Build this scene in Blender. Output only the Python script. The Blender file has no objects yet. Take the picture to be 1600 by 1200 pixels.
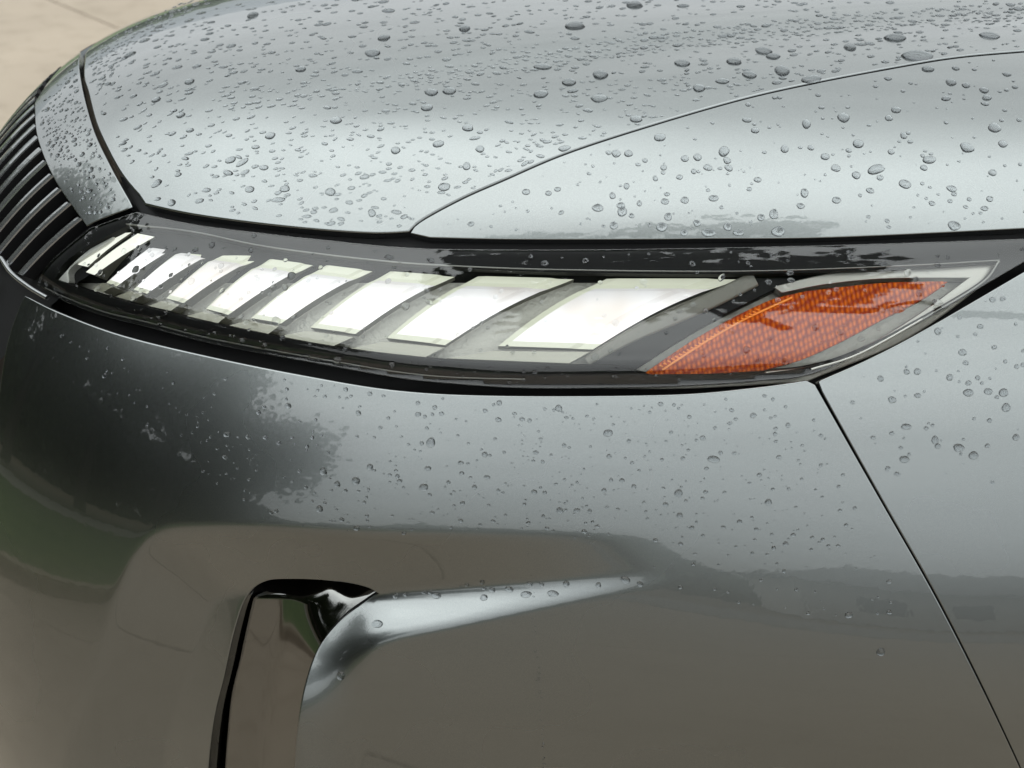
import bpy, bmesh, math, random
import numpy as np
from mathutils import Vector
from mathutils.geometry import delaunay_2d_cdt
rnd = random.Random(7); rng = np.random.default_rng(7)
scene = bpy.context.scene; COL = scene.collection
# ------------------------------------------------------------------ camera, sky, sun, exposure
PITCH = math.radians(27); CAM = np.array([0, 0, 1.57]); HF = math.radians(42)
cd = bpy.data.cameras.new('camera'); cam = bpy.data.objects.new('camera', cd); COL.objects.link(cam)
cd.sensor_width = 36; cd.lens = 18 / math.tan(HF / 2); cd.clip_start = .02; cd.clip_end = 1500
cam.location = CAM; cam.rotation_euler = (math.pi / 2 - PITCH, 0, 0); scene.camera = cam
cd.dof.use_dof = True; cd.dof.focus_distance = 1.17; cd.dof.aperture_fstop = 9
scene.view_settings.view_transform = 'Standard'; scene.view_settings.look = 'None'
scene.view_settings.gamma = 1; scene.view_settings.exposure = 1.1
scene.cycles.use_denoising = True
scene.cycles.max_bounces = 14; scene.cycles.transmission_bounces = 10; scene.cycles.transparent_max_bounces = 16
scene.cycles.glossy_bounces = 8; scene.cycles.sample_clamp_indirect = 6
SUN_EL, SUN_AZ = math.radians(76), math.radians(200)
W = bpy.data.worlds.new('World'); scene.world = W; W.use_nodes = True
n = W.node_tree.nodes; l = W.node_tree.links; n.clear()
def N(t, **k):
    q = n.new(t)
    for a, b in k.items(): setattr(q, a, b)
    return q
out = N('ShaderNodeOutputWorld'); bg = N('ShaderNodeBackground'); bg.inputs[1].default_value = .12
sky = N('ShaderNodeTexSky', sky_type='NISHITA', sun_disc=False); sky.sun_elevation = SUN_EL; sky.sun_rotation = SUN_AZ
tc = N('ShaderNodeTexCoord'); sp = N('ShaderNodeSeparateXYZ'); l.new(tc.outputs['Generated'], sp.inputs[0])
mr = N('ShaderNodeMapRange'); mr.inputs[1].default_value = 0; mr.inputs[2].default_value = 1; mr.inputs[3].default_value = .18; mr.inputs[4].default_value = 1.27
l.new(sp.outputs[2], mr.inputs[0])
mp = N('ShaderNodeMapping'); mp.inputs['Scale'].default_value = (1, 1, 6); l.new(tc.outputs['Generated'], mp.inputs[0])
nz = N('ShaderNodeTexNoise'); nz.inputs['Scale'].default_value = 2.2; nz.inputs['Detail'].default_value = 7; l.new(mp.outputs[0], nz.inputs[0])
mr2 = N('ShaderNodeMapRange'); mr2.inputs[1].default_value = .3; mr2.inputs[2].default_value = .7; mr2.inputs[3].default_value = .84; mr2.inputs[4].default_value = 1.16
l.new(nz.outputs[0], mr2.inputs[0])
mu = N('ShaderNodeMath', operation='MULTIPLY'); l.new(mr.outputs[0], mu.inputs[0]); l.new(mr2.outputs[0], mu.inputs[1])
# the cloud deck is brighter towards the hidden sun
dt = N('ShaderNodeVectorMath', operation='DOT_PRODUCT'); l.new(tc.outputs['Generated'], dt.inputs[0]); dt.inputs[1].default_value = (math.sin(SUN_AZ), math.cos(SUN_AZ), .0)
ma = N('ShaderNodeMapRange', interpolation_type='SMOOTHSTEP'); l.new(dt.outputs['Value'], ma.inputs[0]); ma.inputs[1].default_value = -.42; ma.inputs[2].default_value = .08; ma.inputs[3].default_value = .43; ma.inputs[4].default_value = 1.0
mu0 = mu; mu = N('ShaderNodeMath', operation='MULTIPLY'); l.new(mu0.outputs[0], mu.inputs[0]); l.new(ma.outputs[0], mu.inputs[1])
mc = N('ShaderNodeVectorMath', operation='SCALE'); mc.inputs[0].default_value = (13.0, 13.75, 13.55); l.new(mu.outputs[0], mc.inputs['Scale'])
mx = N('ShaderNodeMixRGB'); mx.inputs[0].default_value = .88; l.new(sky.outputs[0], mx.inputs[1]); l.new(mc.outputs[0], mx.inputs[2])
l.new(mx.outputs[0], bg.inputs[0]); l.new(bg.outputs[0], out.inputs[0])
sd = bpy.data.lights.new('sun', 'SUN'); sd.energy = .5; sd.angle = math.radians(179); sd.color = (1, .96, .9)
so = bpy.data.objects.new('sun', sd); COL.objects.link(so)
dv = Vector((math.sin(SUN_AZ) * math.cos(SUN_EL), math.cos(SUN_AZ) * math.cos(SUN_EL), math.sin(SUN_EL)))
so.rotation_euler = dv.to_track_quat('Z', 'Y').to_euler(); so.location = (0, 0, 30)

def sms(x): x = np.clip(x, 0, 1); return x * x * (3 - 2 * x)
# ------------------------------------------------------------------ materials
def mat(name, col, rough=.5, metal=0, coat=0, coat_rough=.03, emis=None, es=0, spec=.5, ior=1.5):
    m = bpy.data.materials.new(name); m.use_nodes = True; b = m.node_tree.nodes['Principled BSDF']
    b.inputs['Base Color'].default_value = (*col, 1); b.inputs['Roughness'].default_value = rough; b.inputs['Metallic'].default_value = metal
    b.inputs['Coat Weight'].default_value = coat; b.inputs['Coat Roughness'].default_value = coat_rough
    b.inputs['Specular IOR Level'].default_value = spec; b.inputs['IOR'].default_value = ior
    if emis: b.inputs['Emission Color'].default_value = (*emis, 1); b.inputs['Emission Strength'].default_value = es
    return m
def nodes(m): return m.node_tree.nodes, m.node_tree.links, m.node_tree.nodes['Principled BSDF']
def noise(nt, lk, scale, detail=3, coord='Object', stretch=None):
    t = nt.new('ShaderNodeTexCoord'); q = nt.new('ShaderNodeTexNoise'); q.inputs['Scale'].default_value = scale; q.inputs['Detail'].default_value = detail
    if stretch:
        mpp = nt.new('ShaderNodeMapping'); mpp.inputs['Scale'].default_value = stretch; lk.new(t.outputs[coord], mpp.inputs[0]); lk.new(mpp.outputs[0], q.inputs['Vector'])
    else: lk.new(t.outputs[coord], q.inputs['Vector'])
    return q
def ramp(nt, lk, src, a, b, ca, cb):
    r = nt.new('ShaderNodeValToRGB'); r.color_ramp.elements[0].position = a; r.color_ramp.elements[1].position = b
    r.color_ramp.elements[0].color = (*ca, 1); r.color_ramp.elements[1].color = (*cb, 1); lk.new(src, r.inputs[0]); return r
def bump(nt, lk, src, b, strength, dist, coat=False):
    q = nt.new('ShaderNodeBump'); q.inputs['Strength'].default_value = strength; q.inputs['Distance'].default_value = dist
    lk.new(src, q.inputs['Height']); lk.new(q.outputs[0], b.inputs['Normal'])
    if coat: lk.new(q.outputs[0], b.inputs['Coat Normal'])
    return q
PAINT = mat('grey_metallic_paint', (.14, .15, .15), .22, 1, 1, .02); PAINT.node_tree.nodes['Principled BSDF'].inputs['Coat IOR'].default_value = 1.5
nt, lk, b = nodes(PAINT)
fl = noise(nt, lk, 1800, 1); r = ramp(nt, lk, fl.outputs[0], .35, .7, (.128, .137, .138), (.158, .168, .167)); lk.new(r.outputs[0], b.inputs['Base Color'])
fl2 = noise(nt, lk, 5, 3); q = nt.new('ShaderNodeMapRange'); q.inputs[3].default_value = .24; q.inputs[4].default_value = .30; lk.new(fl2.outputs[0], q.inputs[0]); lk.new(q.outputs[0], b.inputs['Roughness'])
op_ = noise(nt, lk, 140, 1); bump(nt, lk, op_.outputs[0], b, .012, .002, True)
BLACK = mat('matte_black_plastic', (.006, .006, .0065), .6, spec=.2)
GLOSS = mat('gloss_black_plastic', (.012, .013, .014), .08, coat=1)
SLATM = mat('dark_chrome_slat', (.20, .205, .21), .16, .8, .6)
RUBBER = mat('seal_rubber', (.012, .012, .013), .35)
HOUSE = mat('smoked_reflector_plastic', (.42, .41, .36), .42, .3)
nt, lk, b = nodes(HOUSE); q = noise(nt, lk, 260, 3); bump(nt, lk, q.outputs[0], b, .5, .002)
WALL = mat('frosted_light_wall', (.2, .195, .165), .5, .1, spec=.5)
nt, lk, b = nodes(WALL); q = noise(nt, lk, 300, 2, stretch=(1, 1, .3)); bump(nt, lk, q.outputs[0], b, .5, .001)
CHROME = mat('satin_lamp_trim', (.33, .32, .29), .3, .8)
LIT = mat('lit_white_diffuser', (.2, .2, .195), .3, emis=(1, .985, .965), es=.5)
nt, lk, b = nodes(LIT); q = noise(nt, lk, 14, 2); r = ramp(nt, lk, q.outputs[0], .36, .56, (.80, .74, .68), (1, 1, 1)); lk.new(r.outputs[0], b.inputs['Emission Color']); ga = nt.new('ShaderNodeAttribute'); ga.attribute_name = 'glow'; gm = nt.new('ShaderNodeMath'); gm.operation = 'MULTIPLY'; gm.inputs[1].default_value = .5; lk.new(ga.outputs['Fac'], gm.inputs[0]); lk.new(gm.outputs[0], b.inputs['Emission Strength'])
PALE = mat('pale_green_diffuser', (.3, .32, .24), .3, emis=(.88, .90, .74), es=.24)
DIM = mat('half_lit_diffuser', (.3, .32, .25), .25, emis=(.90, .91, .82), es=.46)
STEP = mat('clear_step_plastic', (.32, .31, .24), .18, .2, .6)
AMBER = mat('amber_reflector_plastic', (.62, .075, .006), .35, 0, 0, .05, spec=.3)
nt, lk, b = nodes(AMBER); t = nt.new('ShaderNodeTexCoord'); vo = nt.new('ShaderNodeTexVoronoi'); vo.inputs['Scale'].default_value = 250; vo.inputs['Randomness'].default_value = .35; vo.voronoi_dimensions = '2D'
mpa = nt.new('ShaderNodeMapping'); mpa.vector_type = 'POINT'; mpa.inputs['Rotation'].default_value = (math.radians(70), 0, .3); lk.new(t.outputs['Object'], mpa.inputs[0]); lk.new(mpa.outputs[0], vo.inputs['Vector']); r = ramp(nt, lk, vo.outputs['Distance'], .1, .55, (.80, .17, .006), (.34, .034, .002)); lk.new(r.outputs[0], b.inputs['Base Color']); bump(nt, lk, vo.outputs['Distance'], b, 1, .002)
AMBL = mat('bright_amber_edge', (1, .30, .02), .2, 0, .6, emis=(1, .3, .01), es=.02)  # faint emission lifts the amber edge, which is not a lamp
# thin clear lens: fresnel mirror over a faintly smoked clear sheet
LENS = bpy.data.materials.new('clear_lens_plastic'); LENS.use_nodes = True; nt = LENS.node_tree.nodes; lk = LENS.node_tree.links; nt.clear()
o_ = nt.new('ShaderNodeOutputMaterial'); tr = nt.new('ShaderNodeBsdfTransparent'); tr.inputs[0].default_value = (.93, .94, .94, 1); g_ = nt.new('ShaderNodeBsdfGlossy'); g_.inputs['Roughness'].default_value = .015
fr = nt.new('ShaderNodeFresnel'); fr.inputs[0].default_value = 1.62; m_ = nt.new('ShaderNodeMixShader'); lk.new(fr.outputs[0], m_.inputs[0]); lk.new(tr.outputs[0], m_.inputs[1]); lk.new(g_.outputs[0], m_.inputs[2]); lk.new(m_.outputs[0], o_.inputs[0])
WATER = bpy.data.materials.new('rain_water'); WATER.use_nodes = True; nt = WATER.node_tree.nodes; lk = WATER.node_tree.links; nt.clear()
o_ = nt.new('ShaderNodeOutputMaterial'); g_ = nt.new('ShaderNodeBsdfGlass'); g_.inputs['IOR'].default_value = 1.33; g_.inputs[0].default_value = (.86, .87, .88, 1); g_.inputs['Roughness'].default_value = 0; lk.new(g_.outputs[0], o_.inputs[0])
CONC = mat('concrete', (.3, .25, .19), .75)
nt, lk, b = nodes(CONC); q = noise(nt, lk, .9, 6); r = ramp(nt, lk, q.outputs[0], .3, .7, (.250, .202, .150), (.306, .249, .188)); q2 = noise(nt, lk, 90, 3)
mm = nt.new('ShaderNodeMixRGB'); mm.blend_type = 'MULTIPLY'; mm.inputs[0].default_value = .25; q5 = noise(nt, lk, 7, 8); r5 = ramp(nt, lk, q5.outputs[0], .36, .50, (.80, .78, .75), (1, 1, 1)); m5 = nt.new('ShaderNodeMixRGB'); m5.blend_type = 'MULTIPLY'; m5.inputs[0].default_value = .6; lk.new(r.outputs[0], m5.inputs[1]); lk.new(r5.outputs[0], m5.inputs[2]); lk.new(m5.outputs[0], mm.inputs[1]); lk.new(q2.outputs[0], mm.inputs[2]); lk.new(mm.outputs[0], b.inputs['Base Color']); bump(nt, lk, q2.outputs[0], b, .3, .004)
GRASS = mat('lawn', (.05, .08, .022), .9); nt, lk, b = nodes(GRASS); q = noise(nt, lk, 3, 6); r = ramp(nt, lk, q.outputs[0], .3, .7, (.035, .06, .015), (.075, .105, .032)); lk.new(r.outputs[0], b.inputs['Base Color'])
ROAD = mat('pale_road', (.26, .24, .21), .8); DIRT = mat('dry_verge', (.10, .075, .045), .9)
LEAF = mat('leaves', (.065, .09, .045), .7); DUCTM = mat('dark_bright_duct', (.13, .13, .125), .08, 1, .7); BARK = mat('bark', (.05, .04, .03), .9)
# ------------------------------------------------------------------ object helpers
def link(name, verts, faces, m, parent=None, normals=None, smooth=True, mats=None, fm=None):
    me = bpy.data.meshes.new(name)
    me.from_pydata([tuple(v) for v in verts], [], [tuple(f) for f in faces])
    for q in (mats or [m]): me.materials.append(q)
    if fm is not None: me.polygons.foreach_set('material_index', np.array(fm, dtype=np.int32))
    if smooth: me.polygons.foreach_set('use_smooth', [True] * len(me.polygons))
    me.update()
    if normals is not None: me.normals_split_custom_set_from_vertices([tuple(v) for v in normals])
    o = bpy.data.objects.new(name, me); COL.objects.link(o); o.parent = parent
    return o
def thing(name, label, cat, loc=(0, 0, 0), group=None):
    o = bpy.data.objects.new(name, None); COL.objects.link(o); o.location = loc; o['label'] = label; o['category'] = cat
    if group: o['group'] = group
    return o
def tag(o, label, cat, group=None):
    o['label'] = label; o['category'] = cat
    if group: o['group'] = group
    return o
# ------------------------------------------------------------------ the body surface of the car corner
XF, YS, RC, PW = -.66, 1.02, .62, 2.5
PROF = np.array([(-.9, -10), (-.6, -5), (-.37, 3), (-.135, 17), (0, 30), (.13, 40), (.2, 50), (.27, 64), (.36, 76), (.5, 83), (.7, 86), (1.2, 87), (3, 89)], float)
_L = np.linspace(-.9, 3, 5000); _ph = np.interp(_L, PROF[:, 0], PROF[:, 1]); _w = np.hanning(251); _w /= _w.sum()
_ph = np.radians(np.convolve(np.pad(_ph, 125, 'edge'), _w, 'valid')); _dl = _L[1] - _L[0]
_A = np.cumsum(np.sin(_ph)) * _dl; _Z = np.cumsum(np.cos(_ph)) * _dl; _i = np.argmin(abs(_L)); _A -= _A[_i]; _Z += 1.05 - _Z[_i]
_W, _Q = _A + _Z, _A - _Z
FOC = 800 / math.tan(HF / 2)
def sag(y): return .1 * np.maximum(y - 1.15, 0) ** 2
def inset(x, y):
    a = np.maximum(RC - (x - XF), 1e-6); c = np.maximum(RC - (y - YS), 1e-6)
    return RC - (a ** PW + c ** PW) ** (1 / PW)
def Fs(p):
    a = inset(p[..., 0], p[..., 1]); z = p[..., 2] + sag(p[..., 1])
    return np.interp(a + z, _W, _Q) - (a - z)
def Fn(p):
    e = 2e-4; g = np.stack([Fs(p + e * np.eye(3)[i]) - Fs(p - e * np.eye(3)[i]) for i in range(3)], -1)
    return g / np.linalg.norm(g, axis=-1, keepdims=True)      # outward
def ray(uv):
    xc = (uv[..., 0] - 800) / FOC; yc = (600 - uv[..., 1]) / FOC
    d = np.stack([xc, math.cos(PITCH) + yc * math.sin(PITCH), -math.sin(PITCH) + yc * math.cos(PITCH)], -1)
    return d / np.linalg.norm(d, axis=-1, keepdims=True)
def cast(uv):
    uv = np.asarray(uv, float); d = ray(uv); f0 = Fs(CAM + d * .5); hit = np.zeros(f0.shape, bool); T = np.full(f0.shape, 2.5); best = np.full(f0.shape, 1e9)
    t = .6
    while t < 3:
        f = Fs(CAM + d * t); c = (~hit) & (f * f0 < 0); T = np.where(c, t - .02, T); hit |= c
        nb = (~hit) & (abs(f) < best); best = np.where(nb, abs(f), best); T = np.where(nb, t, T); t += .02
    lo = T.copy(); hi = T + np.where(hit, .02, 0)
    for _ in range(20):
        m_ = (lo + hi) / 2; f = Fs(CAM + d * m_[..., None]); s = f * f0 < 0; hi = np.where(hit & s, m_, hi); lo = np.where(hit & s, lo, m_)
    return CAM + d * lo[..., None]
# bilinear cache of the cast over a pixel grid makes later look-ups cheap and smooth
def zero(uv): return np.zeros(uv.shape[:-1])
def surf_px(uv, delta=zero):
    p = cast(uv); return p + Fn(p) * delta(uv)[..., None]
def pn_px(uv, delta=zero, e=2.0):
    uv = np.asarray(uv, float)
    P = surf_px(uv, delta)
    a = surf_px(uv + [e, 0], delta) - surf_px(uv - [e, 0], delta); c = surf_px(uv + [0, e], delta) - surf_px(uv - [0, e], delta)
    nn = np.cross(c, a); nn /= np.linalg.norm(nn, axis=-1, keepdims=True); s = np.sign((nn * Fn(P)).sum(-1, keepdims=True)); s[s == 0] = 1
    return P, nn * s
def z_xy(x, y):
    a = inset(x, y); return np.interp(a, _A[_ph > .05], _Z[_ph > .05]) - sag(y)
HC_PX = [(380, 165), (500, 142), (700, 118), (900, 88), (1100, 62), (1300, 42), (1500, 26), (1700, 14)]
def pn_xy(xy, delta=None, e=.002):
    xy = np.asarray(xy, float)
    def S(q):
        p = np.concatenate([q, z_xy(q[..., 0], q[..., 1])[..., None]], -1)
        if delta is not None: p[..., 2] += delta(q)
        return p
    P = S(xy); a = S(xy + [e, 0]) - S(xy - [e, 0]); c = S(xy + [0, e]) - S(xy - [0, e])
    nn = np.cross(a, c); nn /= np.linalg.norm(nn, axis=-1, keepdims=True); return P, nn
# ------------------------------------------------------------------ outlines
def spline(pts, n=8):
    p = np.array(pts, float)
    if len(p) < 3: return p
    q = np.vstack([2 * p[0] - p[1], p, 2 * p[-1] - p[-2]]); o = []
    for i in range(1, len(q) - 2):
        for t in np.linspace(0, 1, n, endpoint=False):
            a, b_, c, d = q[i - 1], q[i], q[i + 1], q[i + 2]
            o.append(.5 * ((2 * b_) + (c - a) * t + (2 * a - 5 * b_ + 4 * c - d) * t * t + (3 * b_ - a - 3 * c + d) * t ** 3))
    o.append(p[-1]); return np.array(o)
def resample(p, step, closed=False):
    if closed: p = np.vstack([p, p[:1]])
    s = np.r_[0, np.cumsum(np.linalg.norm(np.diff(p, axis=0), axis=1))]; k = max(2, int(round(s[-1] / step)) + 1); t = np.linspace(0, s[-1], k)
    r = np.stack([np.interp(t, s, p[:, i]) for i in range(p.shape[1])], 1)
    return r[:-1] if closed else r
def outline(segs, step):
    """segs: list of point lists; each a smooth run, corners where runs meet; closed."""
    o = []
    for s in segs: r = resample(spline(s), step); o.append(r[:-1])
    return np.vstack(o)
def pip(pts, poly):
    x, y = pts[:, 0], pts[:, 1]; c = np.zeros(len(pts), bool); x0, y0 = poly[-1]
    for x1, y1 in poly:
        k = ((y1 > y) != (y0 > y))
        with np.errstate(divide='ignore', invalid='ignore'): xx = (x0 - x1) * (y - y1) / (y0 - y1) + x1
        c ^= k & (x < xx); x0, y0 = x1, y1
    return c
def area(p): return .5 * np.sum(p[:, 0] * np.roll(p[:, 1], -1) - np.roll(p[:, 0], -1) * p[:, 1])
def pdist(pts, poly, closed=True):
    q = np.roll(poly, -1, 0) if closed else poly[1:]; p0 = poly if closed else poly[:-1]
    best = np.full(len(pts), 1e9)
    for a, b_ in zip(p0, q):
        d = b_ - a; L2 = d @ d + 1e-12; t = np.clip(((pts - a) @ d) / L2, 0, 1); best = np.minimum(best, np.hypot(*(pts - a - t[:, None] * d).T))
    return best
def triangulate(loops, step, grid=None):
    outer = loops[0]; lo = outer.min(0); hi = outer.max(0)
    gs = grid or step
    gx, gy = np.meshgrid(np.arange(lo[0], hi[0], gs), np.arange(lo[1], hi[1], gs * .866)); gx = gx + (np.arange(gx.shape[0]) % 2)[:, None] * gs / 2
    g = np.stack([gx.ravel(), gy.ravel()], 1); keep = pip(g, outer)
    for h in loops[1:]: keep &= ~pip(g, h)
    g = g[keep]
    far = np.ones(len(g), bool)
    for lp in loops: far &= pdist(g, lp) > gs * .5
    g = g[far]
    V = []; E = []
    for lp in loops:
        k = len(V); V += [Vector(p) for p in lp]; E += [(k + i, k + (i + 1) % len(lp)) for i in range(len(lp))]
    nb = len(V); V += [Vector(p) for p in g]
    r = delaunay_2d_cdt(V, E, [], 0, 1e-7)
    vo = np.array([tuple(p) for p in r[0]]); f = np.array([t for t in r[2] if len(t) == 3]); c = vo[f].mean(1); ok = pip(c, outer)
    for h in loops[1:]: ok &= ~pip(c, h)
    f = f[ok]
    return vo, f, [len(lp) for lp in loops]
def panel(name, loops, m, parent, space='px', step=10, grid=None, delta=zero, rad=.0012, depth=.010, flip=False, mats=None):
    """A sheet on the body surface with a rolled edge and a return flange round every loop."""
    loops = [lp if (area(lp) > 0) == (i == 0) else lp[::-1] for i, lp in enumerate(loops)]
    uv, f, cnt = triangulate(loops, step, grid)
    P, NN = pn_px(uv, delta) if space == 'px' else pn_xy(uv, delta)
    t0 = P[f[:, 0]]; fn = np.cross(P[f[:, 1]] - t0, P[f[:, 2]] - t0); s = (fn * NN[f[:, 0]]).sum(1) < 0; f[s] = f[s][:, ::-1]
    verts = [P]; nrm = [NN]; faces = [list(t) for t in f]; base = len(P)
    allp = np.vstack(loops)
    # map loops to output vertices
    k0 = 0
    for lp in loops:
        idx = np.array([int(np.argmin(((uv - q) ** 2).sum(1))) for q in lp]); k0 += len(lp)
        A_ = P[idx]; n_ = NN[idx]; tg = np.roll(A_, -1, 0) - np.roll(A_, 1, 0); tg /= np.linalg.norm(tg, axis=1, keepdims=True) + 1e-12
        out_ = np.cross(tg, n_); out_ /= np.linalg.norm(out_, axis=1, keepdims=True) + 1e-12
        # orientation: away from the sheet
        if space == 'px':
            test = area(lp) > 0
        ce = np.roll(lp, -1, 0) - np.roll(lp, 1, 0); o2 = np.stack([ce[:, 1], -ce[:, 0]], 1); o2 /= np.linalg.norm(o2, axis=1, keepdims=True) + 1e-12
        e = 2.0 if space == 'px' else .002
        A2 = surf_px(lp + o2 * e, delta) if space == 'px' else pn_xy(lp + o2 * e, delta)[0]
        if ((A2 - A_) * out_).sum(1).mean() < 0: out_ = -out_
        prev = idx; rings = [(rad * math.sin(a), rad * (1 - math.cos(a)), math.cos(a), math.sin(a)) for a in np.radians([22, 45, 68, 90])] + [(rad, rad + depth, 0, 1)]
        for (ro, rd, cn, cs) in rings:
            v = A_ + out_ * ro - n_ * rd; verts.append(v); nrm.append(n_ * cn + out_ * cs); cur = np.arange(base, base + len(v)); base += len(v)
            a, b_, c, d = prev, np.roll(prev, -1), np.roll(cur, -1), cur
            q = np.stack([a, b_, c, d], 1)
            al = np.vstack(verts); an = np.vstack(nrm); g = np.cross(al[b_] - al[a], al[d] - al[a]); fl = ((g * an[d]).sum(1) < 0).mean() > .5
            faces += [list(t[::-1]) if fl else list(t) for t in q]; prev = cur
    return link(name, np.vstack(verts), faces, m, parent, np.vstack(nrm), mats=mats)
def lin_strip(name, px, width_px, depthA, m, parent, delta=zero, thick=.003):
    """A raised strip following a pixel-traced run, real width and thickness on the surface."""
    p = resample(spline(px), 8); w = np.interp(np.linspace(0, 1, len(p)), np.linspace(0, 1, len(np.atleast_1d(width_px))), np.atleast_1d(width_px)) if np.ndim(width_px) else np.full(len(p), width_px)
    t = np.gradient(p, axis=0); t /= np.linalg.norm(t, axis=1, keepdims=True); nn = np.stack([t[:, 1], -t[:, 0]], 1)
    rows = []
    for o_, dd in ((-.5, depthA - thick), (-.5, depthA - .0006), (-.35, depthA), (.35, depthA), (.5, depthA - .0006), (.5, depthA - thick)):
        q = p + nn * (w * o_)[:, None]; rows.append(surf_px(q, lambda uv, dd=dd: delta(uv) + dd))
    V = np.stack(rows, 1).reshape(-1, 3); k = len(rows); F = []
    for i in range(len(p) - 1):
        for j in range(k - 1): F.append((i * k + j, i * k + j + 1, (i + 1) * k + j + 1, (i + 1) * k + j))
    return link(name, V, F, m, parent)

# ------------------------------------------------------------------ the place: ground, kerb, lawn, road, trees
def sheet(name, x0, x1, y0, y1, z, m, nx=1, ny=1):
    V = [(x0 + (x1 - x0) * i / nx, y0 + (y1 - y0) * j / ny, z) for j in range(ny + 1) for i in range(nx + 1)]
    F = [(j * (nx + 1) + i, j * (nx + 1) + i + 1, (j + 1) * (nx + 1) + i + 1, (j + 1) * (nx + 1) + i) for j in range(ny) for i in range(nx)]
    return link(name, V, F, m, smooth=False)
g = sheet('ground', -400, 400, -400, 400, -.02, DIRT); g['kind'] = 'structure'
slabs = bpy.data.objects.new('concrete_pavement', None); COL.objects.link(slabs); slabs['kind'] = 'structure'
def slab(x0, x1, y0, y1):
    bm = bmesh.new(); bmesh.ops.create_cube(bm, size=1); bmesh.ops.scale(bm, vec=(x1 - x0 - .012, y1 - y0 - .012, .12), verts=bm.verts); bmesh.ops.translate(bm, vec=((x0 + x1) / 2, (y0 + y1) / 2, -.06), verts=bm.verts)
    bmesh.ops.bevel(bm, geom=bm.edges[:], offset=.006, segments=1, affect='EDGES')
    me = bpy.data.meshes.new('slab'); bm.to_mesh(me); bm.free(); me.materials.append(CONC); o = bpy.data.objects.new('slab', me); COL.objects.link(o); o.parent = slabs
slabs.rotation_euler = (0, 0, math.radians(-52))
_sm = None
for i in range(-5, 4):
    for j in range(-5, 5):
        cx, cy = -4.7 + (i + .5) * 4.6, 2.835 + (j + .5) * 4.6
        if _sm is None:
            bm = bmesh.new(); bmesh.ops.create_cube(bm, size=1); bmesh.ops.scale(bm, vec=(4.588, 4.588, .12), verts=bm.verts); bmesh.ops.translate(bm, vec=(0, 0, -.06), verts=bm.verts)
            bmesh.ops.bevel(bm, geom=bm.edges[:], offset=.006, segments=1, affect='EDGES'); _sm = bpy.data.meshes.new('slab'); bm.to_mesh(_sm); bm.free(); _sm.materials.append(CONC)
        o = bpy.data.objects.new('slab', _sm); COL.objects.link(o); o.parent = slabs; o.location = (cx, cy, 0)
def boxm(name, x0, x1, y0, y1, z0, z1, m):
    bm = bmesh.new(); bmesh.ops.create_cube(bm, size=1); bmesh.ops.scale(bm, vec=(x1 - x0, y1 - y0, z1 - z0), verts=bm.verts); bmesh.ops.translate(bm, vec=((x0 + x1) / 2, (y0 + y1) / 2, (z0 + z1) / 2), verts=bm.verts)
    bmesh.ops.bevel(bm, geom=bm.edges[:], offset=min(.02, (z1 - z0) / 4), segments=2, affect='EDGES'); me = bpy.data.meshes.new(name); bm.to_mesh(me); bm.free(); me.materials.append(m)
    o = bpy.data.objects.new(name, me); COL.objects.link(o); return o
SETX = -3.0
for nm, a, b_, z, m in (('kerb', -.18, 0, .13, CONC), ('lawn', -6.4, -.18, .11, GRASS), ('road', -11.5, -6.4, .02, ROAD), ('verge', -40, -11.5, .06, DIRT)):
    o = boxm(nm, SETX + a, SETX + b_, -70, 60, -.1, z, m); o['kind'] = 'structure'; o.rotation_euler = (0, 0, math.radians(6))
def tree(x, y, h, cr, label, nleaf=9000, lean=0, tk=1):
    t = thing('broadleaf_tree', label, 'tree', (x, y, 0), 'trees across the road')
    V = []; F = []
    def limb(p, q, r0, r1):
        k = len(V); d = (q - p).normalized(); a = d.orthogonal(); b_ = d.cross(a)
        for c, r in ((p, r0), (q, r1)):
            for i in range(7): an = i * 2 * math.pi / 7; V.append(c + (a * math.cos(an) + b_ * math.sin(an)) * r)
        for i in range(7): F.append((k + i, k + (i + 1) % 7, k + 7 + (i + 1) % 7, k + 7 + i))
    top = Vector((lean, 0, h * (.55 if lean == 0 else .68))); kz = .3 if lean == 0 else .58; limb(Vector((0, 0, 0)), Vector((0, 0, h * kz)), h * .03 * tk, h * .024 * tk); limb(Vector((0, 0, h * (kz - .01))), top, h * .024 * tk, h * .016 * tk); tips = []
    for i in range(9):
        a = i * 2.4; q = top + Vector((math.cos(a) * cr * rnd.uniform(.4, .8), math.sin(a) * cr * rnd.uniform(.4, .8), h * rnd.uniform(.0, .38))); limb(top * rnd.uniform(.85, 1), q, h * .013 * tk, h * .004 * tk); tips.append(q)
    link('trunk', V, F, BARK, t)
    c = [(q + Vector((rnd.gauss(0, .5), rnd.gauss(0, .5), rnd.gauss(0, .5))), rnd.uniform(.22, .4) * cr) for q in tips * 2] + [(top + Vector((0, 0, h * .2)), cr * .5)]
    V = []; F = []
    for i in range(nleaf):
        q, r = rnd.choice(c); v = Vector((rnd.gauss(0, 1), rnd.gauss(0, 1), rnd.gauss(0, .8))); p = q + v * r * .55
        a = Vector((rnd.gauss(0, 1), rnd.gauss(0, 1), rnd.gauss(0, 1))).normalized(); b_ = a.orthogonal(); s_ = rnd.uniform(.12, .26); k = len(V)
        V += [p - a * s_, p + b_ * s_ * .6, p + a * s_, p - b_ * s_ * .6]; F.append((k, k + 1, k + 2, k + 3))
    link('crown', V, F, LEAF, t, smooth=False)
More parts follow.
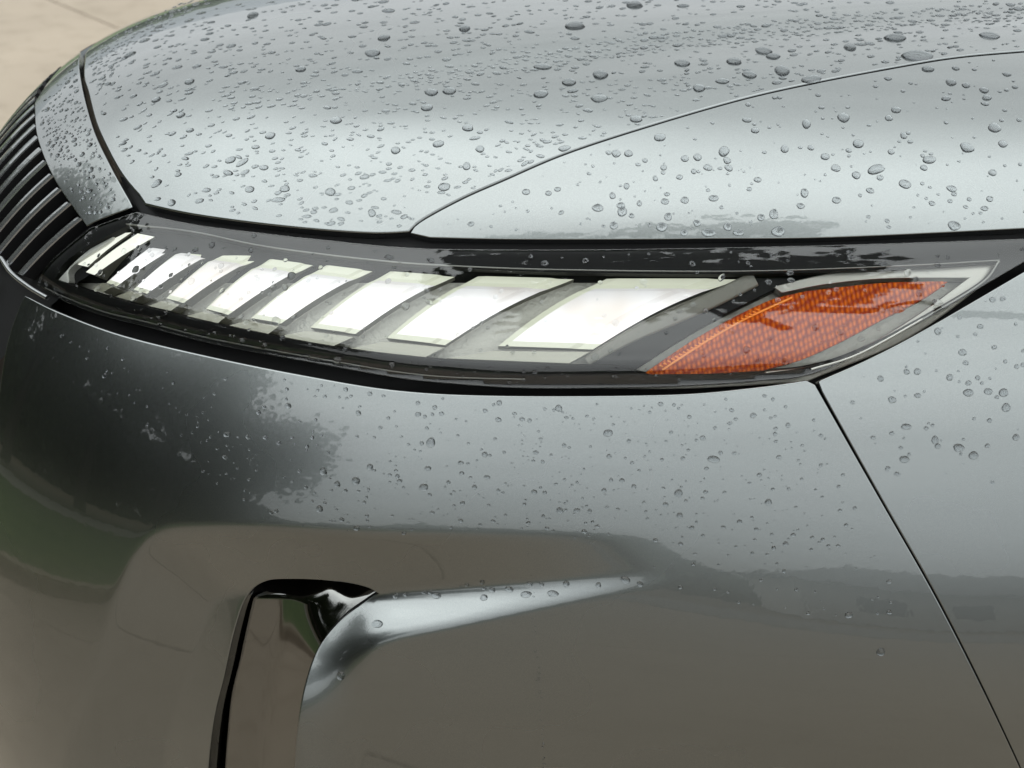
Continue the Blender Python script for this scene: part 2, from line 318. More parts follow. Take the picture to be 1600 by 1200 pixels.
for x, y, h, cr, lb in ((-18, 5, 11.5, 5.2, 'tall dark tree mirrored at the far left edge of the grey bumper'), (-17.5, -1.5, 12.5, 5.6, 'tall dark tree mirrored left of the air intake in the grey bumper'), (-16, -8.0, 12, 5.4, 'dense dark tree mirrored in the grey bumper over the intake'),
                        (-13.5, -13.5, 12, 5.4, 'broad dark tree mirrored in the grey bumper left of its middle'), (-9, -15.5, 9.5, 4.2, 'loose tree mirrored in the middle of the grey bumper'), (9.4, -7.0, 14.5, 2.5, 'near tree whose leafy crown is mirrored in the amber end of the lamp')):
    tree(x, y, h, cr, lb, 2300 if x > 0 else 11000, -8.0 if x > 0 else 0, .35 if x > 0 else 1)
o = boxm('added_street', -60, 60, -19, -11.5, -.1, .02, mat('asphalt', (.15, .147, .14), .85)); o['kind'] = 'structure'  # unseen strip added so the paint mirrors greyer, more broken ground
house = thing('white_house', 'low white house mirrored faintly in the fender beside the slanting seam', 'house', (14, -31, 0))
HW = mat('white_wall', (.72, .71, .68), .8); RF = mat('roof_shingle', (.09, .085, .08), .8); GL = mat('window_glass', (.15, .16, .17), .08)
def hbox(nm, x0, x1, y0, y1, z0, z1, m, par=None):
    o = boxm(nm, x0, x1, y0, y1, z0, z1, m); o.parent = par or house; return o
hbox('wall', -9, 9, -4, 4, 0, 3, HW); gd = [hbox('garage_door', a, a + 2.6, 4.0, 4.06, .05, 2.3, mat('door_panel', (.6, .6, .58), .6)) for a in (2.2, 5.6)]
for a in (-7.6, -5.0, -2.4): hbox('window', a, a + 1.3, 4.0, 4.05, 1.0, 2.2, GL)
bm = bmesh.new(); vs = [bm.verts.new(p) for p in ((-9.6, -4.6, 3), (9.6, -4.6, 3), (9.6, 4.6, 3), (-9.6, 4.6, 3), (-6.5, 0, 5), (6.5, 0, 5))]
for f in ((0, 1, 5, 4), (2, 3, 4, 5), (1, 2, 5), (3, 0, 4), (3, 2, 1, 0)): bm.faces.new([vs[i] for i in f])
me = bpy.data.meshes.new('roof'); bm.to_mesh(me); bm.free(); me.materials.append(RF); o = bpy.data.objects.new('roof', me); COL.objects.link(o); o.parent = house
V = []; F = []
for i in range(30000):
    az = rnd.uniform(math.radians(95), math.radians(330)) if rnd.random() < .4 else rnd.gauss(math.radians(190), math.radians(32)); rr = rnd.uniform(48, 60); lf = sms(np.array((math.cos(az - math.radians(188)) - .45) / .45)); hh = (3.2 + 11.5 * lf + .7 * math.sin(az * 11) + .5 * math.sin(az * 37 + 1) + rnd.gauss(0, .4))
    p = Vector((math.cos(az) * rr, math.sin(az) * rr, hh * (1 - rnd.random() ** 1.6))); a = Vector((rnd.gauss(0, 1), rnd.gauss(0, 1), rnd.gauss(0, 1))).normalized(); b_ = a.orthogonal(); s_ = rnd.uniform(.6, 1.3); k = len(V)
    V += [p - a * s_, p + b_ * s_ * .6, p + a * s_, p - b_ * s_ * .6]; F.append((k, k + 1, k + 2, k + 3))
o = link('far_wood', V, F, LEAF, smooth=False); o['kind'] = 'stuff'; o['label'] = 'far dark line of woods along the horizon mirrored in the paint'; o['category'] = 'woods'

# ------------------------------------------------------------------ the car
car = thing('parked_car', 'wet dark grey car seen close at its lit headlight and front corner', 'car', (0, 0, 0))
SEAM = [(636, 366), (658, 345), (722, 310), (785, 282), (880, 241), (1000, 201), (1150, 157), (1262, 131), (1375, 109), (1487, 90), (1600, 79.5), (1760, 68), (2000, 58)]
SEAM_S = spline(SEAM)
def offs(p, d):
    t = np.gradient(p, axis=0); t /= np.linalg.norm(t, axis=1, keepdims=True); return p + np.stack([t[:, 1], -t[:, 0]], 1) * d
# inner shell that closes the gaps
def inner(uv): return np.full(uv.shape[:-1], -.0135)
panel('inner_shell', [outline([[(-60, 500), (10, 400)], [(10, 400), (60, 375), (140, 330)], [(140, 330), (220, 270), (420, 300)], [(420, 300), (640, 330), (640, 320)], [(640, 320), (900, 260), (1100, 210), (1600, 130)], [(1600, 130), (2000, 110)], [(2000, 110), (2000, 1500)], [(2000, 1500), (-20, 1500)], [(-20, 1500), (-30, 1000), (-60, 500)]], 40)], BLACK, car, step=40, delta=lambda uv: np.where(uv[..., 1] > 600, -.11, -.0135) * 1.0 - np.clip((uv[..., 1] - 395) / 60, 0, 1) * (uv[..., 1] <= 600) * .03 , depth=.002)
# ---- hood
def hood_delta(xy):
    p = np.concatenate([xy, z_xy(xy[..., 0], xy[..., 1])[..., None]], -1); q = p - CAM
    return -.006 / (1 + np.exp(-(HC_f(xy)) / .012))
hc_p = cast(np.array(HC_PX)); _o = np.argsort(hc_p[:, 0]); _hx, _hy = hc_p[_o, 0], hc_p[_o, 1]
_pf = np.polyfit(_hx, _hy, 3)
def HC_f(xy):
    x = np.clip(xy[..., 0], -.28, .6); return xy[..., 1] - np.polyval(_pf, x)
def hfade(x): return 1 / (1 + np.exp(-(x + .1) / .06))
def hood_delta(xy): d = HC_f(xy); return hfade(xy[..., 0]) * (.007 / (1 + np.exp(-d / .010)) - .0035 * np.exp(-(d / .03) ** 2))
def toxy(uv): return cast(np.asarray(uv, float))[:, :2]
left_px = np.array([(135, 82), (133, 117), (140, 142), (153, 192), (176, 243), (198, 279), (228, 313)], float)
left_xy = toxy(spline(left_px, 6)); far = left_xy[0]; ext = np.array([[far[0] - .004 + .02 * t, far[1] + .001 + t * 1.4] for t in np.linspace(1, 0.03, 60)])
bot_px = spline([(228, 317), (300, 332), (400, 346), (500, 356), (580, 361), (629, 360)], 8); sm = offs(SEAM_S, 3.2)[2:]
hp = np.vstack([resample(np.vstack([ext, left_xy]), .010)[:-1], resample(toxy(bot_px), .006)[:-1], resample(np.vstack([toxy(sm), [[1.15, toxy(sm)[-1][1] + .05]]]), .008)[:-1], resample(np.array([[1.15, toxy(sm)[-1][1] + .05], [1.15, ext[0][1]]]), .03)[:-1], resample(np.array([[1.15, ext[0][1]], ext[0]]), .03)[:-1]])
panel('hood', [hp], PAINT, car, space='xy', step=.012, grid=.014, delta=hood_delta, rad=.0022)
# ---- nose trim between hood and grille
nr = spline([(124, 80), (122, 105), (129, 148), (146, 207), (170, 258), (190, 295), (205, 321)], 6); nb = spline([(205, 323), (150, 344), (139, 352)], 5); nl = spline([(136, 352), (115, 323), (96, 296), (80, 268), (66, 235), (57, 202), (55, 160)], 6)
nr_xy, nl_xy = toxy(nr), toxy(nl)
ya = np.linspace(1.4, .03, 50)
n_ext_r = np.array([[nr_xy[0][0] + .02 * t, nr_xy[0][1] + t] for t in ya]); n_ext_l = np.array([[nl_xy[-1][0] + .02 * t, nl_xy[-1][1] + t] for t in ya[::-1]])
npoly = np.vstack([resample(np.vstack([n_ext_r, nr_xy]), .006)[:-1], resample(toxy(nb), .005)[:-1], resample(np.vstack([nl_xy, n_ext_l]), .006)[:-1], resample(np.array([n_ext_l[-1], n_ext_r[0]]), .01)[:-1]])
panel('nose_trim', [npoly], GLOSS if False else PAINT, car, space='xy', step=.006, grid=.008, rad=.001)
# ---- front fender
fp = outline([offs(SEAM_S, -3.0)[2:], [tuple(offs(SEAM_S, -3.0)[-1]), (2000, 1500)], [(2000, 1500), (1727, 1500)], [(1727, 1500), (1592, 1192), (1475, 952), (1383, 786), (1281, 602)], [(1281, 597), (1360, 562), (1444, 518), (1600, 427), (1668, 386)], [(1668, 386), (1690, 362), (1672, 350)], [(1672, 350), (1600, 355), (1300, 369), (1100, 371), (1000, 372), (800, 372), (662, 369)]], 10)
FENDER_LATER = lambda: panel('front_fender', [fp], PAINT, car, step=10, grid=16, rad=.0013, delta=lambda uv: np.where(uv[..., 1] > 500, bump_delta(uv), 0))
# ---- bumper with its sculpted recess and intake
C1 = spline([(80, 1600), (105, 1200), (145, 1060), (185, 935), (212, 872), (250, 836), (310, 828), (420, 829), (600, 838), (900, 838), (1150, 833), (1500, 822), (2100, 810)], 6)
C1P = np.vstack([C1, [[2100, 3000], [80, 3000]]])
C2 = spline([(462, 1700), (468, 1200), (476, 1080), (498, 1020), (536, 975), (590, 948), (700, 932), (850, 915), (1000, 900), (1150, 890), (1500, 875), (2100, 860)], 6)
C2P = np.vstack([C2, [[2100, 3000], [462, 3000]]])
def sdist(uv, curve, poly):
    f = uv.reshape(-1, 2); d = pdist(f, curve, False); return np.where(pip(f, poly), d, -d).reshape(uv.shape[:-1])
def soft(x, w): return w * np.log1p(np.exp(np.clip(x / w, -40, 40)))
_gx, _gy = np.meshgrid(np.arange(-60, 2120, 4.), np.arange(400, 1560, 4.)); _G = np.stack([_gx, _gy], -1)
D1 = sdist(_G, C1, C1P); D2 = sdist(_G, C2, C2P)
def blur(G, n):
    k = np.hanning(2 * n + 3)[1:-1]; k /= k.sum(); G = np.pad(G, n, 'edge')
    G = np.apply_along_axis(lambda r_: np.convolve(r_, k, 'valid'), 0, G); return np.apply_along_axis(lambda r_: np.convolve(r_, k, 'valid'), 1, G)
D1s = blur(D1, 14); wc = np.exp(-np.clip(D1, 0, 400) / 22); D1m = D1 * wc + D1s * (1 - wc)
fade = 1 - sms((_gx - 430) / 640)
DEPTH = .00031 * (soft(D1m, 3) - soft(D1m - (112 + 85 * (1 - sms((_gx - 330) / 110))), 22)) * fade
rw = 15 + 50 * (1 - sms((_gx - 480) / 620)) + 50 * sms((_gy - 960) / 160) * (1 - sms((_gx - 520) / 120))
DEPTH = DEPTH * (1 - .55 * sms((_gy - 985) / 190) * sms((_gx - 415) / 40) * (1 - sms((_gx - 640) / 60)))
DEPTH = DEPTH * (1 - sms((D2 + 8) / (8 + rw)))
DEPTH = blur(DEPTH, 2)
DEPTH -= .020 * sms((_gx - 560) / 1000) * sms((_gy - 690) / 480)
DB = blur(DEPTH, 12)
def bil(G, uv):
    x = np.clip((uv[..., 0] + 60) / 4, 0, G.shape[1] - 1.001); y = np.clip((uv[..., 1] - 400) / 4, 0, G.shape[0] - 1.001); i = x.astype(int); j = y.astype(int); fx = x - i; fy = y - j
    return G[j, i] * (1 - fx) * (1 - fy) + G[j, i + 1] * fx * (1 - fy) + G[j + 1, i] * (1 - fx) * fy + G[j + 1, i + 1] * fx * fy
def bump_delta(uv): return -bil(DEPTH, uv)
FENDER_LATER()
bp = outline([[(39, 464), (94, 491), (187, 525), (312, 556), (469, 588), (625, 613), (797, 621), (1050, 619), (1180, 608), (1268, 596)], [(1272, 603), (1378, 791), (1470, 957), (1588, 1197), (1721, 1500)], [(1721, 1500), (462, 1500), (-20, 1500)], [(-20, 1500), (-16, 1000), (-8, 700), (2, 600), (14, 530), (37, 466)]], 8)
hole = outline([[(285, 1500), (303, 1200), (325, 1085), (343, 1005), (362, 955), (395, 927), (440, 920), (520, 923), (565, 932), (588, 944)], [(588, 944), (560, 962), (525, 987), (495, 1022), (480, 1065), (472, 1120), (468, 1200), (462, 1490)], [(462, 1490), (285, 1490)]], 7)
panel('front_bumper', [bp, hole], PAINT, car, step=8, grid=8, delta=bump_delta, rad=.0016, depth=.012)
# intake: gloss black duct behind the opening
intake = bpy.data.objects.new('air_intake', None); COL.objects.link(intake); intake.parent = car
def duct_delta(uv):
    u, v = uv[..., 0], uv[..., 1]; e = 300 + (1200 - np.maximum(v, 950)) * .22; t = (u - e) / (475 - e + 25 * sms((1100 - v) / 150))
    d = -.056 + .052 * soft(t - .48, .04) - .022 * sms((975 - v) / 48) - .02 * sms((u - 490) / 50) * sms((1000 - v) / 50)
    c = -bil(DB, uv) - .014; k = .005; return -k * np.logaddexp(-d / k, -c / k)
panel('duct_panel', [outline([[(270, 1500), (290, 1200), (330, 985), (390, 905)], [(390, 905), (480, 900), (600, 925)], [(600, 925), (600, 990), (510, 1080), (500, 1500)], [(500, 1500), (270, 1500)]], 5)], DUCTM, intake, step=5, grid=5, delta=duct_delta, depth=.001)
# rim wall of the opening
def wall_ring(name, loop, d0, d1, m, parent, delta):
    a = surf_px(loop, lambda uv: delta(uv) + d0); b_ = surf_px(loop, lambda uv: delta(uv) + d1); k = len(loop)
    return link(name, np.vstack([a, b_]), [(i, (i + 1) % k, k + (i + 1) % k, k + i) for i in range(k)], m, parent)
wall_ring('duct_wall', hole, -.006, -.085, BLACK, intake, bump_delta)

# ------------------------------------------------------------------ headlight
head = bpy.data.objects.new('headlight', None); COL.objects.link(head); head.parent = car
LO = [[(141, 357), (212, 332)], [(212, 332), (300, 351), (400, 364), (500, 375), (640, 388), (800, 391), (1000, 390), (1300, 384), (1600, 374), (1652, 372)], [(1652, 372), (1662, 377), (1655, 384)], [(1655, 384), (1600, 408), (1444, 499), (1288, 577), (1190, 593), (1050, 602), (900, 605), (800, 604), (711, 598), (625, 589), (500, 567), (328, 534), (219, 506), (156, 490), (94, 467), (48, 440)], [(48, 440), (90, 399), (141, 357)]]
lens_loop = outline(LO, 8)
WIN = [[(196, 350), (300, 362), (420, 386), (600, 408), (740, 418), (900, 424), (1160, 426), (1400, 418), (1562, 408)], [(1562, 408), (1532, 440), (1440, 495), (1340, 550), (1270, 574), (1200, 584)], [(1200, 584), (1010, 586)], [(1010, 586), (960, 571), (880, 569), (697, 561), (517, 541), (350, 508), (222, 478), (130, 452), (78, 434)], [(78, 434), (112, 396), (196, 350)]]
win_loop = outline(WIN, 8)
LB = spline(LO[3], 6)
def lens_delta(uv):
    f = uv.reshape(-1, 2); d = pdist(f, LB, False).reshape(uv.shape[:-1]); return -.0075 * np.clip(1 - d / 46, 0, 1) ** 2 * (1 - sms((uv[..., 0] - 1150) / 350))
panel('lens', [lens_loop], LENS, head, step=8, grid=9, delta=lens_delta, rad=.0012, depth=.008)
panel('bezel', [lens_loop * 1.0, win_loop], BLACK, head, step=8, grid=14, delta=lambda uv: lens_delta(uv) - .0028, rad=.0003, depth=.010)
panel('housing', [outline([[(120, 350), (400, 366), (740, 392), (1160, 400), (1600, 392)], [(1600, 392), (1440, 515), (1270, 592)], [(1270, 592), (1010, 603), (620, 584), (220, 500), (60, 450)], [(60, 450), (120, 350)]], 12)], HOUSE, head, step=12, delta=lambda uv: np.full(uv.shape[:-1], -.030), depth=.001)
def off(d): return lambda uv: np.full(uv.shape[:-1], d)
def quadgrid(TL, TR, BR, BL, nu, nv, sl=0, sr=0):
    g = np.zeros((nv + 1, nu + 1, 2)); TL, TR, BR, BL = map(lambda q: np.array(q, float), (TL, TR, BR, BL))
    for j in range(nv + 1):
        t = j / nv; a = TL * (1 - t) + BL * t; c = TR * (1 - t) + BR * t; d = BL - TL; nl_ = np.array([d[1], -d[0]]) / np.linalg.norm(d); d2 = BR - TR; nr_ = np.array([d2[1], -d2[0]]) / np.linalg.norm(d2)
        a = a + nl_ * sl * math.sin(math.pi * t); c = c + nr_ * sr * math.sin(math.pi * t)
        for i in range(nu + 1): s = i / nu; g[j, i] = a * (1 - s) + c * s
    return g
def segment(TL, TR, BR, BL, sl, sr, lit, k):
    nu, nv = 12, 16; g = quadgrid(TL, TR, BR, BL, nu, nv, sl, sr); wide = abs(TR[0] - TL[0]); dep = -.011
    uu = np.linspace(0, 1, nu + 1)[None, :] * np.ones((nv + 1, 1)); vv = np.linspace(0, 1, nv + 1)[:, None] * np.ones((1, nu + 1))
    D = dep - .004 * sms((.22 - vv) / .05) * (0 if not lit else 1) - .0015 * (uu < .05) - (.0030 * sms((uu - .74) / .10) if lit else 0)
    base = cast(g.reshape(-1, 2)); nn = Fn(base); P = base + nn * D.reshape(-1, 1)
    F = []; M = []
    for j in range(nv):
        for i in range(nu):
            a = j * (nu + 1) + i; F.append((a, a + 1, a + nu + 2, a + nu + 1)); t = (j + .5) / nv; s = (i + .5) / nu
            M.append(1 if (t < .19 or s < .06 or t > .95) else 0)
    V = list(P); b0 = len(V)
    ringi = [i for i in range(nu + 1)] + [(j * (nu + 1) + nu) for j in range(1, nv + 1)] + [nv * (nu + 1) + i for i in range(nu - 1, -1, -1)] + [j * (nu + 1) for j in range(nv - 1, 0, -1)]
    rv = base[ringi] + nn[ringi] * (-.0295); V += list(rv); m_ = len(ringi)
    for i in range(m_): F.append((ringi[i], b0 + i, b0 + (i + 1) % m_, ringi[(i + 1) % m_])); M.append(2)
    o = link('light_segment', V, F, None, head, smooth=False, mats=[LIT if lit else DIM, PALE if lit else DIM, WALL], fm=M)
    gl = np.ones(len(V)); hot = .50 + .62 * sms((vv - .12) / .5) * (1 - .45 * sms((.38 - uu) / .38)) * (1 - .25 * sms((vv - .88) / .12)); gl[:(nu + 1) * (nv + 1)] = hot.ravel()
    at = o.data.attributes.new('glow', 'FLOAT', 'POINT'); at.data.foreach_set('value', gl.astype(np.float32))
    return o
SEGS = [((174, 357), (194, 356), (124, 411), (106, 407), -1, -2, 0), ((202, 357), (231, 363), (135, 424), (120, 419), -2, -2, 0), ((241, 366), (276, 371), (167, 441), (153, 436), -2, -3, 1), ((287, 374), (332, 382), (216, 453), (196, 447), -3, -3, 1),
        ((340, 385), (397, 393), (275, 468), (248, 461), -3, -4, 1), ((412, 396), (481, 405), (347, 487), (312, 478), -4, -4, 1), ((503, 406), (577, 415), (432, 501), (384, 493), -4, -5, 1), ((606, 416), (709, 424), (551, 518), (479, 508), -5, -6, 1),
        ((746, 424), (898, 428), (694, 536), (601, 525), -6, -8, 1), ((950, 428), (1162, 428), (928, 543), (778, 538), -8, -10, 1)]
for k, s in enumerate(SEGS): segment(*s, k)
STEPS = [((150, 437), (165, 443), (150, 452), (132, 446)), ((193, 450), (214, 456), (196, 466), (170, 459)), ((245, 466), (272, 472), (258, 482), (222, 474)), ((310, 483), (345, 492), (333, 502), (280, 491)), ((380, 498), (430, 507), (412, 520), (345, 507)),
         ((474, 514), (549, 524), (518, 538), (428, 523)), ((598, 531), (692, 541), (664, 556), (539, 543)), ((770, 546), (922, 548), (890, 566), (697, 558))]
for TL, TR, BR, BL in STEPS:
    g = quadgrid(TL, TR, BR, BL, 6, 2).reshape(-1, 2); base = cast(g); nn = Fn(base); P = base + nn * -.010; P2 = base + nn * -.026; V = list(P) + list(P2); F = [(j * 7 + i, j * 7 + i + 1, j * 7 + i + 8, j * 7 + i + 7) for j in range(2) for i in range(6)]
    rg = list(range(7)) + [13] + list(range(20, 13, -1)) + [7]
    F += [(rg[i], rg[(i + 1) % len(rg)], 21 + rg[(i + 1) % len(rg)], 21 + rg[i]) for i in range(len(rg))]
    link('light_step', V, F, STEP, head, smooth=False)
panel('end_spill_panel', [outline([[(82, 433), (118, 396), (170, 358)], [(170, 358), (160, 372), (100, 412), (96, 437)], [(96, 437), (82, 433)]], 5)], mat('pale_end_spill', (.6, .6, .56), .4, .2), head, step=5, delta=off(-.008), depth=.01)  # pale panel added to stand for lamp light spilling into the corner
# band beside the widest segment, then the dark wall before the amber reflector
panel('divider', [outline([[(1180, 430), (1080, 478), (935, 552)], [(935, 552), (915, 580)], [(915, 580), (985, 580)], [(985, 580), (1100, 505), (1215, 445), (1240, 430)], [(1240, 430), (1180, 430)]], 8)], BLACK, head, step=8, delta=off(-.012), depth=.014)
lin_strip('divider_trim', [(1183, 431), (1120, 462), (1050, 494), (985, 524), (918, 563)], [24, 26, 24, 20, 14], -.009, WALL, head)
panel('amber_reflector', [outline([[(1012, 581), (1100, 522), (1200, 470), (1262, 453)], [(1262, 453), (1380, 440), (1484, 437)], [(1484, 437), (1446, 463), (1383, 495), (1321, 529), (1258, 558), (1196, 576)], [(1196, 576), (1100, 582), (1012, 583)]], 7)], AMBER, head, step=7, delta=off(-.008), rad=.001, depth=.012)
lin_strip('amber_edge', [(1036, 577), (1100, 535), (1165, 497), (1240, 462)], 4, -.0064, AMBL, head)
# row of small amber teeth beside the bright edge
for i in range(26):
    t = i / 25; c = np.array([1034, 569]) * (1 - t) + np.array([1186, 480]) * t
    lin_strip('amber_tooth', [(c[0] - 2.0, c[1] + .5), (c[0] + 3.5, c[1] + 3)], 2.6, -.0058, AMBL, head)
panel('side_trim', [outline([[(1215, 444), (1300, 424), (1400, 416), (1561, 408)], [(1561, 408), (1532, 440), (1440, 496), (1340, 551), (1270, 575), (1196, 586)], [(1196, 584), (1200, 580)], [(1202, 580), (1277, 571), (1345, 547), (1437, 492), (1524, 428)], [(1524, 428), (1390, 429), (1295, 438), (1219, 453)]], 7)], CHROME, head, step=7, delta=off(-.010), depth=.010)
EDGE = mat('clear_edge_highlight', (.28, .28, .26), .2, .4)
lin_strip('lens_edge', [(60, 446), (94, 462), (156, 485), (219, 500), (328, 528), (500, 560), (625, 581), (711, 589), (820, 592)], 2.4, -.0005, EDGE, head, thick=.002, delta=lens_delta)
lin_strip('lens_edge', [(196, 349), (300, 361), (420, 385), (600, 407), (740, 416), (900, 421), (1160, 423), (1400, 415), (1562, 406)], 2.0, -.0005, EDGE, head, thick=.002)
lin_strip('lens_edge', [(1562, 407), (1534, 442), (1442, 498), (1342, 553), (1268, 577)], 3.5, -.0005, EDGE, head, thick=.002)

# ------------------------------------------------------------------ grille
grille = bpy.data.objects.new('grille', None); COL.objects.link(grille); grille.parent = car
def x_of(y, z):
    zz = z + sag(y); a = np.interp(zz, _Z, _A); bb = np.maximum(RC - (y - YS), 0); v_ = np.maximum((RC - a), 1e-4) ** PW - bb ** PW
    return XF + RC - np.maximum(v_, 1e-6) ** (1 / PW)

tl3 = np.c_[nl_xy, z_xy(nl_xy[:, 0], nl_xy[:, 1])]; _to = np.argsort(tl3[:, 1]); tly, tlz = tl3[_to, 1], tl3[_to, 2]
def slat(y0, w, z1, tilt=.12):
    z0 = float(np.interp(y0, tly, tlz)) - .001; zs = np.linspace(z0, z1, 18); V = []; F = []
    prof = [(-.5, -.014), (-.5, -.0012), (-.42, 0), (0, .0004), (.42, 0), (.5, -.0012), (.5, -.014)]
    for z in zs:
        y = y0 - tilt * (z0 - z); c = np.array([x_of(np.array(y), np.array(z)), y, z]); n_ = Fn(c); t_ = np.cross(n_, [0, 0, 1.]); t_ /= np.linalg.norm(t_)
        V += [c + t_ * w * a + n_ * b_ for a, b_ in prof]
    k = len(prof)
    for i in range(len(zs) - 1):
        for j in range(k - 1): F.append((i * k + j, (i + 1) * k + j, (i + 1) * k + j + 1, i * k + j + 1))
    F += [tuple(range(k)), tuple(range((len(zs) - 1) * k, len(zs) * k))[::-1]]
    fm = [0 if 1 <= (q % (k - 1)) <= 4 else 1 for q in range((len(zs) - 1) * (k - 1))] + [1, 1]; return link('slat', V, F, None, grille, smooth=False, mats=[SLATM, BLACK], fm=fm)
yy = 1.172; sp_ = .0185
for i in range(26):
    slat(yy, sp_ * .44, 1.092 - .0 * i); sp_ = min(sp_ * 1.05, .034); yy += sp_
# dark backing and front skin of the nose below the slats, running round the front of the car
def front_sheet(name, z0, z1, inn, m, parent, y0=1.15, y1=2.9, ny=60, nz=20):
    V = []; F = []
    for j in range(nz + 1):
        for i in range(ny + 1):
            y = y0 + (y1 - y0) * (i / ny) ** 1.5; z = z0 + (z1 - z0) * j / nz; c = np.array([x_of(np.array(y), np.array(z)), y, z]); V.append(c - Fn(c) * inn)
    for j in range(nz):
        for i in range(ny): a = j * (ny + 1) + i; F.append((a, a + 1, a + ny + 2, a + ny + 1))
    return link(name, V, F, m, parent)
front_sheet('backing', .36, 1.185, .016, BLACK, grille, y0=1.135)
def ring_tube(name, pts, r, m, parent, k=8):
    pts = np.array(pts, float); t = np.gradient(pts, axis=0); t /= np.linalg.norm(t, axis=1, keepdims=True); V = []; F = []
    for p, d in zip(pts, t):
        a = np.cross(d, [.1, .2, 1.]); a /= np.linalg.norm(a); b_ = np.cross(d, a)
        for i in range(k): th = i * 2 * math.pi / k; V.append(p + (a * math.cos(th) + b_ * math.sin(th)) * r)
    for i in range(len(pts) - 1):
        for j in range(k): F.append((i * k + j, i * k + (j + 1) % k, (i + 1) * k + (j + 1) % k, (i + 1) * k + j))
    return link(name, V, F, m, parent)
lip = cast(spline([(4, 405), (20, 428), (48, 450), (75, 466)], 6)); lip = lip + Fn(lip) * .001
ly = np.linspace(2.6, float(lip[0][1]) + .03, 30); lipf = np.array([[x_of(np.array(y), np.array(1.093)), y, 1.093] for y in ly])
ring_tube('lower_lip', np.vstack([lipf, lip]), .0024, SLATM, grille)
for y in (1.19, 1.225, 1.27, 1.32, 1.38, 1.45, 1.53):
    pts = []
    for z in np.linspace(1.08, .7, 16): yq = y - .04 * (1.08 - z); c = np.array([x_of(np.array(yq), np.array(z)), yq, z]); pts.append(c - Fn(c) * .006)
    ring_tube('lower_fin', pts, .003, GLOSS, grille, 6)

# ------------------------------------------------------------------ rain beads
def bead_mesh(seed, name='raindrop'):
    r_ = np.random.default_rng(seed); K = 14; ph = r_.uniform(0, 6.28, 3); am = [.10 * r_.uniform(.3, 1), .06 * r_.uniform(0, 1), .03]
    V = [(0, 0, 1.0)]; F = []
    prof = [(.3, .95), (.58, .80), (.80, .56), (.93, .32), (1.0, .08), (1.0, -.25)]
    for q, h in prof:
        for i in range(K):
            t = 2 * math.pi * i / K; rr = q * (1 + sum(a * math.cos((m_ + 2) * t + p) for m_, (a, p) in enumerate(zip(am, ph)))); V.append((rr * math.cos(t), rr * math.sin(t) + .10 * (h - .5) * -1 * (q > 0), h))
    for i in range(K): F.append((0, 1 + i, 1 + (i + 1) % K))
    for j in range(len(prof) - 1):
        for i in range(K): a = 1 + j * K; F.append((a + i, a + K + i, a + K + (i + 1) % K, a + (i + 1) % K))
    me = bpy.data.meshes.new(name); me.from_pydata(V, [], F); me.materials.append(WATER); me.polygons.foreach_set('use_smooth', [True] * len(F)); me.update(); return me, np.array(V), np.array([f for f in F if len(f) == 3]), np.array([f for f in F if len(f) == 4])
BEADS = [bead_mesh(s) for s in range(9)]
cells = {}
drops = []        # (u, v, rx, ry or None, region, angle)
def scatter(region, poly, nn, med, sg, lo, hi, asp=1.15, ang=0.0, dens=None):
    poly = np.array(poly, float); a, c = poly.min(0), poly.max(0); k = 0; tries = 0
    while k < nn:
        u, v = rnd.uniform(a[0], c[0]), rnd.uniform(a[1], c[1])
        if not pip(np.array([[u, v]]), poly)[0]: continue
        if dens and rnd.random() > dens(u, v): continue
        r0 = min(hi, max(lo, med * math.exp(rnd.gauss(0, sg))))
        key = (int(u // 16), int(v // 16)); tries += 1; sq = 1.9 if region == 'hood' else 1.05
        if tries < nn * 40 and any((u - a_) ** 2 + (sq * (v - b_)) ** 2 < (1.15 * (r0 + r_)) ** 2 for ii in (-1, 0, 1) for jj in (-1, 0, 1) for a_, b_, r_ in cells.get((key[0] + ii, key[1] + jj), ())): continue
        cells.setdefault(key, []).append((u, v, r0)); drops.append((u, v, r0 * rnd.uniform(1, asp), None, region, ang + rnd.gauss(0, .25))); k += 1
HOODP = np.vstack([[(142, 90), (140, 118), (148, 145), (161, 190), (184, 242), (206, 277), (236, 309), (300, 325), (400, 338), (500, 350), (620, 354)], offs(SEAM_S, 6)[2:-14], [(1610, 0), (300, 0), (215, 40)]])
FENDP = np.vstack([offs(SEAM_S, -7)[4:-12], [(1610, 352), (1300, 362), (1100, 365), (800, 366), (690, 362)]])
scatter('hood', HOODP, 1150, 2.9, .27, 1.5, 5.5, 1.9, .12, lambda u, v: 1 if u > 330 else .8)
scatter('hood', HOODP, 500, 2.2, .3, 1.2, 3.6, 1.7, .1, lambda u, v: 1.0 if v < 150 else .3)
hb = np.array(HC_PX, float); scatter('hood', np.vstack([hb + [0, -12], (hb + [0, 9])[::-1]]), 420, 2.4, .3, 1.2, 4, 2.2, .08, lambda u, v: .15 + .85 * sms(np.array((u - 450) / 500)))
scatter('hood', [(140, 85), (200, 42), (290, 2), (330, 2), (210, 70), (150, 150)], 130, 2.0, .3, 1.2, 3.2, 1.6, .2)
scatter('fender', FENDP, 150, 3.0, .4, 1.4, 6, 1.3); scatter('fender', FENDP, 110, 1.5, .3, .9, 2.4, 1.3)
scatter('lower', [(1300, 620), (1480, 500), (1600, 440), (1600, 880), (1440, 860), (1390, 760)], 95, 2.7, .4, 1.2, 5.5, 1.25)
scatter('bumper', [(300, 575), (480, 598), (800, 630), (1050, 630), (1250, 612), (1370, 820), (1300, 880), (1000, 842), (600, 834), (430, 824), (330, 700)], 360, 2.5, .33, 1.2, 5, 1.2, 0, lambda u, v: 1 if u > 430 else .5)
